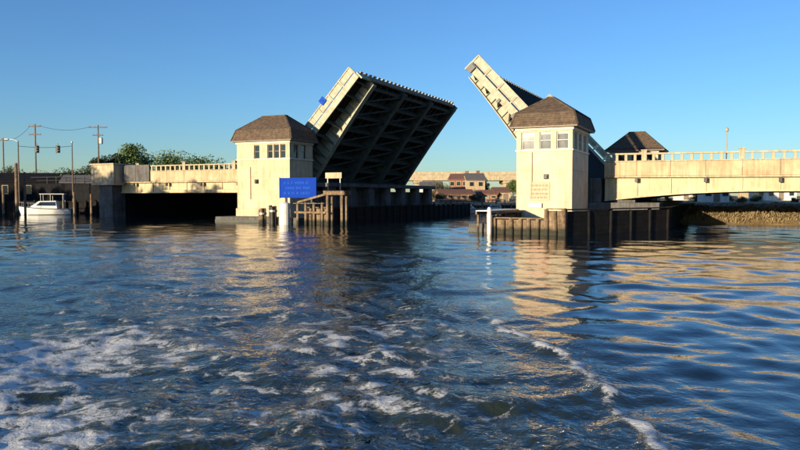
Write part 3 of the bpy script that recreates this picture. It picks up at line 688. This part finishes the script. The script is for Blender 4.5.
# trees
def crown(mb, c, rad, n, leaf, rr, clumps=14, flat=.75):
    cl = []
    for i in range(clumps):
        d = Vector((rr.gauss(0, 1), rr.gauss(0, 1), rr.gauss(0, 1))).normalized() * rr.uniform(.25, .85)
        cl.append((c + Vector((d.x * rad[0], d.y * rad[1], d.z * rad[2])), rr.uniform(.28, .5)))
    for i in range(n):
        cc, s = cl[i % clumps]
        d = Vector((rr.gauss(0, 1), rr.gauss(0, 1), rr.gauss(0, 1))).normalized() * (rr.random() ** .45) * s
        p = cc + Vector((d.x * rad[0], d.y * rad[1], d.z * rad[2]))
        a = Vector((rr.gauss(0, 1), rr.gauss(0, 1), rr.gauss(0, 1) * .6)).normalized(); b = a.cross(Vector((rr.gauss(0, 1), rr.gauss(0, 1), rr.gauss(0, 1)))).normalized()
        l = leaf * rr.uniform(.6, 1.3)
        mb.add([p - a * l, p + b * l * .45, p + a * l, p - b * l * .45], [(0, 1, 2, 3)])
TREES = {}
def tree_mesh(kind, seed):
    key = (kind, seed)
    if key in TREES: return TREES[key]
    rr = random.Random(seed); cr, tk = MB(), MB()
    if kind == 'round': H, rad, c = 1.0, (.42, .42, .34), Vector((0, 0, .64)); 
    elif kind == 'bush': H, rad, c = 1.0, (.75, .6, .48), Vector((0, 0, .46))
    else: H, rad, c = 1.0, (.33, .33, .42), Vector((0, 0, .55))
    crown(cr, c, rad, 9500, .025, rr, 30)
    tk.tube([(0, 0, -.08), (.01, 0, .15), (.0, .015, .35), (.01, .0, .62)], [.032, .026, .02, .008], 7)
    for k in range(6):
        a = k * 1.05 + rr.random(); z = rr.uniform(.22, .45); l = rr.uniform(.2, .32)
        tk.tube([(0, .005, z), (l * .5 * math.cos(a), l * .5 * math.sin(a), z + .1), (l * math.cos(a), l * math.sin(a), z + .24)], [.014, .009, .004], 5)
    TREES[key] = (cr, tk, {}); return TREES[key]
def tree(label, p, h, kind='round', lm='leaf', seed=1, name='tree', cat='tree', group=None, wide=1.0):
    cr, tk, cache = tree_mesh(kind, seed)
    if lm not in cache: cache[lm] = cr.mesh('crown', lm, fix=False)
    if 't' not in cache: cache['t'] = tk.mesh('trunk', 'bark', smooth=True)
    t = thing(name, label, cat, p, (0, 0, random.uniform(0, 6.28)), group); 
    for nm, me in (('crown', cache[lm]), ('trunk', cache['t'])):
        o = bpy.data.objects.new(nm, me); COL.objects.link(o); o.parent = t; o.scale = (h * wide, h * wide, h)
    return t
def ptree(label, x, ytop, d, wpx=None, **k):          # crown top at a pixel of the photograph, at distance d, growing from the ground
    p = pix(x, ytop, d); gz = k.pop('gz', 2.2); h = (p.z - gz) * 1.03
    return tree(label, (p.x, p.y, gz), h, **k)
ptree('rounded green tree just above the pale block', 131, 147, 140, kind='round', lm='leaf', seed=1, wide=1.0)
ptree('smaller dark tree left of the rounded green tree', 108, 154, 136, kind='round', lm='leaf_d', seed=2)
ptree('broad green tree above the left railing, nearer the rounded tree', 174, 145, 170, kind='bush', lm='leaf', seed=3)
ptree('broad green tree above the left railing, nearer the tower', 203, 151, 165, kind='bush', lm='leaf', seed=4)
ptree('low dark tree behind the long charcoal shed, under the signal wire', 60, 164, 170, kind='bush', lm='leaf_d', seed=3)
ptree('low dark tree at the left edge behind the street lamp', 8, 164, 165, kind='bush', lm='leaf_d', seed=4)
ptree('small dark tree behind the traffic signal post', 28, 167, 160, kind='bush', lm='leaf_d', seed=5)
ptree('shrubby olive tree beneath the tall crossarm pole', 92, 158, 133, kind='bush', lm='leaf_d', seed=5)
# added, unseen trees that shade the left shore, lower in line with the cruiser
for i in range(9):
    q = Vector((-43, 100)) + sdir.xy.normalized() * 60 + Vector((-sdir.y, sdir.x)).normalized() * (-(i * 8.0) + 19) * (1 if -sdir.y > 0 else -1)
    tree('tall dense evergreen added out of view to shade the left bank', (q.x, q.y, 1.2), (12.0 if i not in (4, 5) else 7.2) + (i % 3) * .6, kind='tall', lm='leaf_d', seed=6 + i % 2, group='unseen evergreens added for left bank shade', wide=1.05)

# poles
def utility_pole(label, x, ytop, d, arms=((0, 2.6),), gz=2.0, r=.17):
    p = pix(x, ytop, d); t = wthing('utility_pole', label, 'utility pole', (p.x, p.y, gz))
    MB().tube([(p.x, p.y, gz), (p.x, p.y, p.z)], [r, r * .7], 9).build('post', 'pole', t)
    for dz, wd in arms:
        c = part('crossarm', 'pole', t, (p.x - wd / 2, p.x + wd / 2, p.y - .22, p.y - .1, p.z - .55 - dz, p.z - .38 - dz))
        ins = MB()
        for k in range(4): xx = p.x - wd / 2 + .15 + k * (wd - .3) / 3; ins.tube([(xx, p.y - .16, p.z - .37 - dz), (xx, p.y - .16, p.z - .12 - dz)], .06, 6)
        ins.build('insulator', 'grey', c)['kind'] = 'stuff'
    return p, t
pa, ta = utility_pole('tall utility pole with a wide crossarm behind the pale block', 98, 125, 132, ((0, 3.6), (1.5, 2.0)))
part('transformer', 'grey', ta, (pa.x + .2, pa.x + .8, pa.y - .3, pa.y + .3, pa.z - 3.6, pa.z - 2.4), bevel=.08)
pb, tb = utility_pole('slim utility pole with double crossarms above the long shed', 35, 124, 135, ((0, 2.4), (1.6, 2.4)))
pc, tc_ = utility_pole('short utility pole at the left edge of the picture', 3, 138, 140, ((0, 2.2),))
def wire(label, a, b, sag, r=.03):
    pts = [a.lerp(b, k / 12) - Vector((0, 0, sag * 4 * (k / 12) * (1 - k / 12))) for k in range(13)]
    o = MB().tube(pts, r, 5).build('overhead_wire', 'black', None); tag(o, label, 'wire')
wire('overhead wire between the slim pole and the wide crossarm pole', pb + Vector((.9, -.16, -.3)), pa + Vector((-1.3, -.16, -.3)), .8)
wire('overhead wire from the left edge pole to the slim pole', pc + Vector((.9, -.16, -.4)), pb + Vector((-.9, -.16, -.4)), .7)
# street lamp and traffic signals
p = pix(18, 141, 112); t = wthing('street_lamp', 'slim street lamp with one arm at the far left above the shed', 'street lamp', (p.x, p.y, 1))
MB().tube([(p.x, p.y, 1), (p.x, p.y, p.z)], [.14, .09], 9).build('post', 'pole', t)
MB().tube([(p.x, p.y, p.z - .1), (p.x - .8, p.y, p.z + .25), (p.x - 1.7, p.y, p.z + .3)], .06, 7).build('arm', 'grey', t)
MB().prism([(p.x - 2.2, p.y - .16), (p.x - 1.5, p.y - .16), (p.x - 1.5, p.y + .16), (p.x - 2.2, p.y + .16)], p.z + .2, p.z + .38).build('lamp_head', 'grey', t, bevel=.04)
p0, p1 = pix(18, 146, 111.5), pix(72, 146, 113)
t = wthing('signal_post', 'slim dark post right of the hanging traffic signals', 'post', (p1.x, p1.y, 2)); MB().tube([(p1.x, p1.y, 2), (p1.x, p1.y, p1.z + .6)], [.11, .08], 9).build('post', 'pole', t); MB().tube([(p1.x, p1.y, p1.z + .5), (p1.x, p1.y, p1.z + .75)], .14, 9).build('cap', 'grey', t)
wire('span wire carrying the two traffic signals', p0, p1, .25, .035)
for x, lab in ((37, 'dark traffic signal hanging on the left of the span wire'), (58, 'dark traffic signal hanging on the right of the span wire')):
    q = pix(x, 149, 112.2); t = wthing('traffic_signal', lab, 'traffic light', (q.x, q.y, q.z - .55), 'traffic signals over the left road')
    part('housing', 'black', t, (q.x - .3, q.x + .3, q.y - .18, q.y + .18, q.z - .62, q.z + .55), bevel=.05)
    part('hanger', 'black', t, (q.x - .04, q.x + .04, q.y - .03, q.y + .03, q.z + .55, q.z + .95))
    for k in range(3): MB().tube([(q.x, q.y - .18, q.z + .35 - k * .38), (q.x, q.y - .38, q.z + .35 - k * .38)], [.13, .14], 10).build('lens_hood', 'black', t)

# dock piles
me = MB().tube([(0, 0, -2), (0, 0, .9), (0, 0, 6)], [.2, .2, .17], 9).mesh('dock_pile', 'wood')
for i, (x, yt, d, lab) in enumerate(((16, 163, 104, 'tall tan dock pile at the left, thicker of the pair by the cruiser'), (24.5, 172, 105, 'tan dock pile right of the thicker one, by the cruiser'),
                        (3, 186, 103, 'short tan dock pile at the left edge of the picture'), (74, 192, 107, 'short tan dock pile right of the cruiser'), (91, 194, 108, 'short tan dock pile below the short charcoal shed'))):
    q = pix(x, yt, d); o = inst('dock_pile', me, None, (q.x, q.y, 0)); o.scale = (1.3 if i == 0 else .9, 1.3 if i == 0 else .9, q.z / 6); tag(o, lab, 'pile', 'dock piles on the left')

# motor cruiser
def cruiser(label, p, rz):
    t = thing('motor_cruiser', label, 'boat', p, (0, 0, rz))
    L_ = 7.8; st = [-.5, -.46, -.2, .1, .3, .42, .5]; hb = [1.25, 1.3, 1.35, 1.3, 1.0, .55, .04]; sh = [.95, .95, 1.0, 1.12, 1.28, 1.4, 1.5]; ch = [1.05, 1.1, 1.1, 1.0, .65, .25, .02]
    mb = MB(); n = len(st)
    for i in range(n):
        x = st[i] * L_; kx = x - (.5 if i >= 5 else 0)
        mb.v += [(x, -hb[i], sh[i]), (kx, -ch[i], .12), (kx, 0, -.35 + (.3 if i > 4 else 0)), (kx, ch[i], .12), (x, hb[i], sh[i])]
    for i in range(n - 1):
        for j in range(4): mb.f.append((i * 5 + j, (i + 1) * 5 + j, (i + 1) * 5 + j + 1, i * 5 + j + 1))
        mb.f.append((i * 5 + 4, (i + 1) * 5 + 4, (i + 1) * 5, i * 5))
    mb.f.append((0, 1, 2, 3, 4)); mb.f.append(tuple((n - 1) * 5 + j for j in (4, 3, 2, 1, 0)))
    h = mb.build('hull', 'gel', t, smooth=False)
    for s in (-1, 1): MB().tube([(st[i] * L_, s * (hb[i] + .02), sh[i] - .06) for i in range(n)], .06, 6).build('rub_rail', 'black', h)
    cab = MB().add([(-2.0, -1.05, 1.0), (2.2, -.8, 1.15), (2.2, .8, 1.15), (-2.0, 1.05, 1.0), (-1.8, -.9, 2.25), (.7, -.75, 2.2), (.7, .75, 2.2), (-1.8, .9, 2.25)],
                   [(3, 2, 1, 0), (4, 5, 6, 7), (0, 1, 5, 4), (1, 2, 6, 5), (2, 3, 7, 6), (3, 0, 4, 7)]).build('cabin', 'gel', t, bevel=.06)
    for s in (-1, 1):
        MB().add([(-1.7, s * 1.0, 1.45), (1.1, s * .90, 1.5), (.5, s * .83, 2.05), (-1.6, s * .96, 2.08), (-1.7, s * 1.06, 1.45), (1.1, s * .96, 1.5), (.5, s * .88, 2.05), (-1.6, s * 1.01, 2.08)],
                 [(0, 1, 2, 3), (4, 5, 6, 7), (0, 1, 5, 4), (1, 2, 6, 5), (2, 3, 7, 6), (3, 0, 4, 7)]).build('side_window', 'glass', cab)
    MB().add([(1.9, -.7, 1.35), (1.9, .7, 1.35), (.95, .65, 2.08), (.95, -.65, 2.08), (1.98, -.7, 1.37), (1.98, .7, 1.37), (1.03, .65, 2.12), (1.03, -.65, 2.12)],
             [(0, 1, 2, 3), (4, 5, 6, 7), (0, 1, 5, 4), (1, 2, 6, 5), (2, 3, 7, 6), (3, 0, 4, 7)]).build('windshield', 'glass', cab)
    part('hardtop', 'gel', t, (-3.0, .6, -1.0, 1.0, 3.25, 3.37), bevel=.04)
    for x in (-2.8, -1.0, .4):
        for s in (-1, 1): MB().tube([(x, s * .95, 1.0 if x < -2 else 2.2), (x, s * .92, 3.26)], .035, 6).build('canopy_pole', 'grey', t)
    part('aft_canvas', 'canvas', t, (-3.0, -2.85, -.95, .95, 2.3, 3.245))
    for s in (-1, 1):
        rl = MB().tube([(.6, s * 1.15, 1.75), (2.2, s * .95, 1.9), (3.3, s * .5, 2.0), (3.85, 0, 2.05)], .03, 6)
        for x, y, z in ((.8, 1.15, 1.15), (2.2, .95, 1.25), (3.2, .52, 1.4)): rl.tube([(x, s * y, z), (x, s * y, z + .65)], .02, 5)
        rl.build('bow_rail', 'grey', t)
    part('outboard_motor', 'black', t, (-4.45, -3.92, -.25, .25, .2, 1.35), bevel=.08)
    return t
p = pix(45, 212, 110.5); cruiser('white motor cruiser with hardtop moored at the left bank', (p.x, p.y, .0), R(196))

# ------------------------------------------------------------------ far shore between the leaves
G = 1.9
def far(x, d): p = pix(x, 200, d); return (p.x, p.y, G)
t = wthing('distant_viaduct', 'pale distant viaduct seen level between the raised leaves', 'bridge', (10, 250, 0))
za, zb = pix(450, 180.5, 250).z, pix(450, 172.5, 250).z
part('deck_girder', 'conc', t, (-70, 140, 250, 262, za, zb - .9), bevel=.05)
for i in range(14): part('parapet', 'conc', t, (-70 + i * 15 + .05, -70 + (i + 1) * 15 - .05, 249.7, 250.3, zb - .88, zb + .2))
for x in (-55, -25, pix(418, 180, 250).x, pix(458, 180, 250).x + 2, pix(508, 180, 250).x, 68, 98, 128):
    c = part('column', 'conc', t, (x - 1.3, x + 1.3, 252, 254, 0, za - 1.0), (x - 1.3, x + 1.3, 258, 260, 0, za - 1.0), bevel=.05)
    part('cap_beam', 'conc', c, (x - 1.6, x + 1.6, 250.5, 261.5, za - .997, za - .003), bevel=.05)
FH = 'houses on the far shore'
gable_house('brick_house', 'tall red brick house standing before the viaduct in the gap', far(461, 166), R(-16), 4.6, 6, 5.0, 1.3, 'brick', 'redrf', 3, 2, group=FH)
gable_house('brick_house', 'tan house close to the right of the tall red brick house', far(473.5, 163), R(5), 4.2, 6, 4.8, 1.5, 'tan', 'greyrf', 2, 2, group=FH)
gable_house('boat_shed', 'rust red long shed low on the far shore below the brick house', far(454, 148), R(14), 7.5, 4, 1.6, .8, 'rustsid', 'redrf', 5, 1, cat='shed', chim=False, group=FH)
gable_house('boat_shed', 'rust red small shed near the right raised leaf on the far shore', far(488, 152), R(-14), 4.4, 4, 1.5, .8, 'rustsid', 'redrf', 3, 1, cat='shed', chim=False, group=FH)
gable_house('boat_house', 'pale grey boat house low beside the left leaf on the far shore', far(431, 156), R(2), 4.6, 5, 2.9, 1.3, 'white', 'greyrf', 3, 1, cat='house', chim=False, group=FH)
gable_house('boat_shed', 'tan small shed beside the viaduct column on the far shore', far(500, 152), R(6), 3.2, 3.4, 2.0, .9, 'tan', 'redrf', 2, 1, cat='shed', chim=False, group=FH)
ptree('olive bush right of the pale boat house on the far shore', 441, 181, 150, kind='bush', lm='leaf_o', seed=4, gz=G)
ptree('round green tree behind the tan house in the gap', 481, 178, 175, kind='round', lm='leaf_d', seed=2, gz=G)
ptree('green tree beside the right tower under the viaduct', 513, 181, 165, kind='round', lm='leaf', seed=1, gz=G)
ptree('brown green bush left of the rust red long shed', 440, 191, 128, kind='bush', lm='leaf_o', seed=5, gz=G)
ptree('small olive bush between the two rust red sheds', 474, 193, 128, kind='bush', lm='leaf_o', seed=3, gz=G)
me = MB().tube([(0, 0, -1.5), (0, 0, 2.0), (0, 0, 2.1)], [.14, .14, .08], 8).mesh('dock_pile', 'wood')
for i, (x, lab) in enumerate(((434, 'short pile nearest the left leaf on the far shore'), (446, 'short pale pile before the long rust shed, left end'), (463, 'short pile before the long rust shed, right end'), (482, 'short pile before the small rust shed'), (496, 'short pile nearest the viaduct column'))):
    q = pix(x, 213, 118.5); tag(inst('dock_pile', me, None, (q.x, q.y, 0)), lab, 'pile', 'dock piles on the far shore')

for x, lab, rz in ((440, 'small cruiser moored on the far shore close to the left leaf', 184), (468, 'small cruiser moored on the far shore below the brick house', -8), (494, 'small cruiser moored on the far shore close to the right leaf', 172)):
    q = pix(x, 212, 117.0); cb = cruiser(lab, (q.x, q.y, 0), R(rz)); cb.scale = (.62, .62, .72); cb['group'] = 'boats moored on the far shore'

# ------------------------------------------------------------------ right bank, under and beyond the span
gable_house('white_house', 'small white house seen under the right span', (*pix(713, 200, 118).xy, 2.0), R(-8), 4.0, 4, 2.4, 1.2, 'white', 'greyrf', 3, 1, chim=False)
gable_house('beach_house', 'low white house under the right span close to the pier', (*pix(683, 200, 150).xy, 2.2), R(-5), 5.5, 4, 1.9, 1.0, 'white', 'greyrf', 3, 1, chim=False)
gable_house('beach_house', 'long low pale house under the right end of the span', (*pix(772, 200, 150).xy, 2.2), R(-10), 8, 5, 2.0, .9, 'white', 'white', 4, 1, chim=False)
rb_lab = ['dark bush on the right bank beside the dark pier', 'dark bush on the right bank left of the small white house', 'dark bush on the right bank just right of the small white house', 'wide dark bush under the middle of the right span',
          'dark bush left of the long pale house on the right bank', 'dark bush before the long pale house on the right bank', 'dark bush at the right edge of the picture under the span', 'olive bush low on the right bank under mid span']
for i, (x, yt, d) in enumerate(((668, 194, 122), (697, 193, 126), (727, 192, 120), (742, 195, 112), (757, 193, 124), (776, 201, 110), (795, 196, 116), (735, 203, 100))):
    ptree(rb_lab[i], x, yt, d, kind='bush', lm='leaf_o' if i in (3, 7) else 'leaf_d', seed=3 + i % 3, gz=1.7, name='bush', cat='bush', group='bushes on the right bank')
# dry grass, uncountable
gr = MB(); rr = random.Random(11)
for i in range(30000):
    x = rr.uniform(24, 75); y0 = np.interp(x, [24, 26, 27, 29, 36, 50, 80], [112, 108, 90, 77, 72.5, 69, 66]); y = y0 + .8 + (rr.random() ** 1.3) * 34
    z = np.interp(y - y0, [0, 1.2, 4, 9, 18, 40], [-.05, .3, .85, 1.3, 1.55, 1.9]) - .1; h = rr.uniform(.15, .62) * (.55 + .45 * math.sin(x * 1.3 + 2 * math.sin(y * .9)) * math.sin(y * 1.7 + x * .4)); a = rr.uniform(0, 3.14); b = .04
    dx, dy = math.cos(a) * b, math.sin(a) * b; lx, ly = rr.uniform(-.2, .2), rr.uniform(-.2, .2)
    gr.add([(x - dx, y - dy, z), (x + dx, y + dy, z), (x + lx + dx * .5, y + ly + dy * .5, z + h), (x + lx - dx * .7, y + ly - dy * .7, z + h * .9)], [(0, 1, 2, 3)])
o = gr.build('marsh_grass', 'grass', None, fix=False); tag(o, 'dry tan marsh grass covering the right bank', 'grass'); o['kind'] = 'stuff'

# lamp posts on the right span, white board and lamp under the left leaf
for u, lab in ((50.3, 'slim lamp post on the right parapet at mid span'), (62.0, 'slim lamp post on the right parapet nearer the bank')):
    t = bthing('lamp_post', lab, 'lamp post', u, 1.0, 5.7, 'lamp posts on the right span')
    MB().tube([(u, 1.0, 5.7), (u, 1.0, 8.2), (u, 1.0, 9.0)], [.06, .045, .04], 8).build('post', 'steel_pale', t)
    MB().tube([(u, 1.0, 9.0), (u, 1.0, 9.12), (u, 1.0, 9.32), (u, 1.0, 9.45)], [.05, .16, .18, .03], 10).build('lamp_head', 'steel_pale', t)
t = bthing('sign_board', 'small white board on posts under the left raised leaf', 'sign', 11, -5, -2)
part('board', 'conc', t, (9.9, 12.0, -5.2, -5.12, 4.95, 5.6), bevel=.01)
part('post', 'grey', t, (10.1, 10.2, -5.1, -5.0, -2, 5.5)); part('post', 'grey', t, (11.7, 11.8, -5.1, -5.0, -2, 5.5))
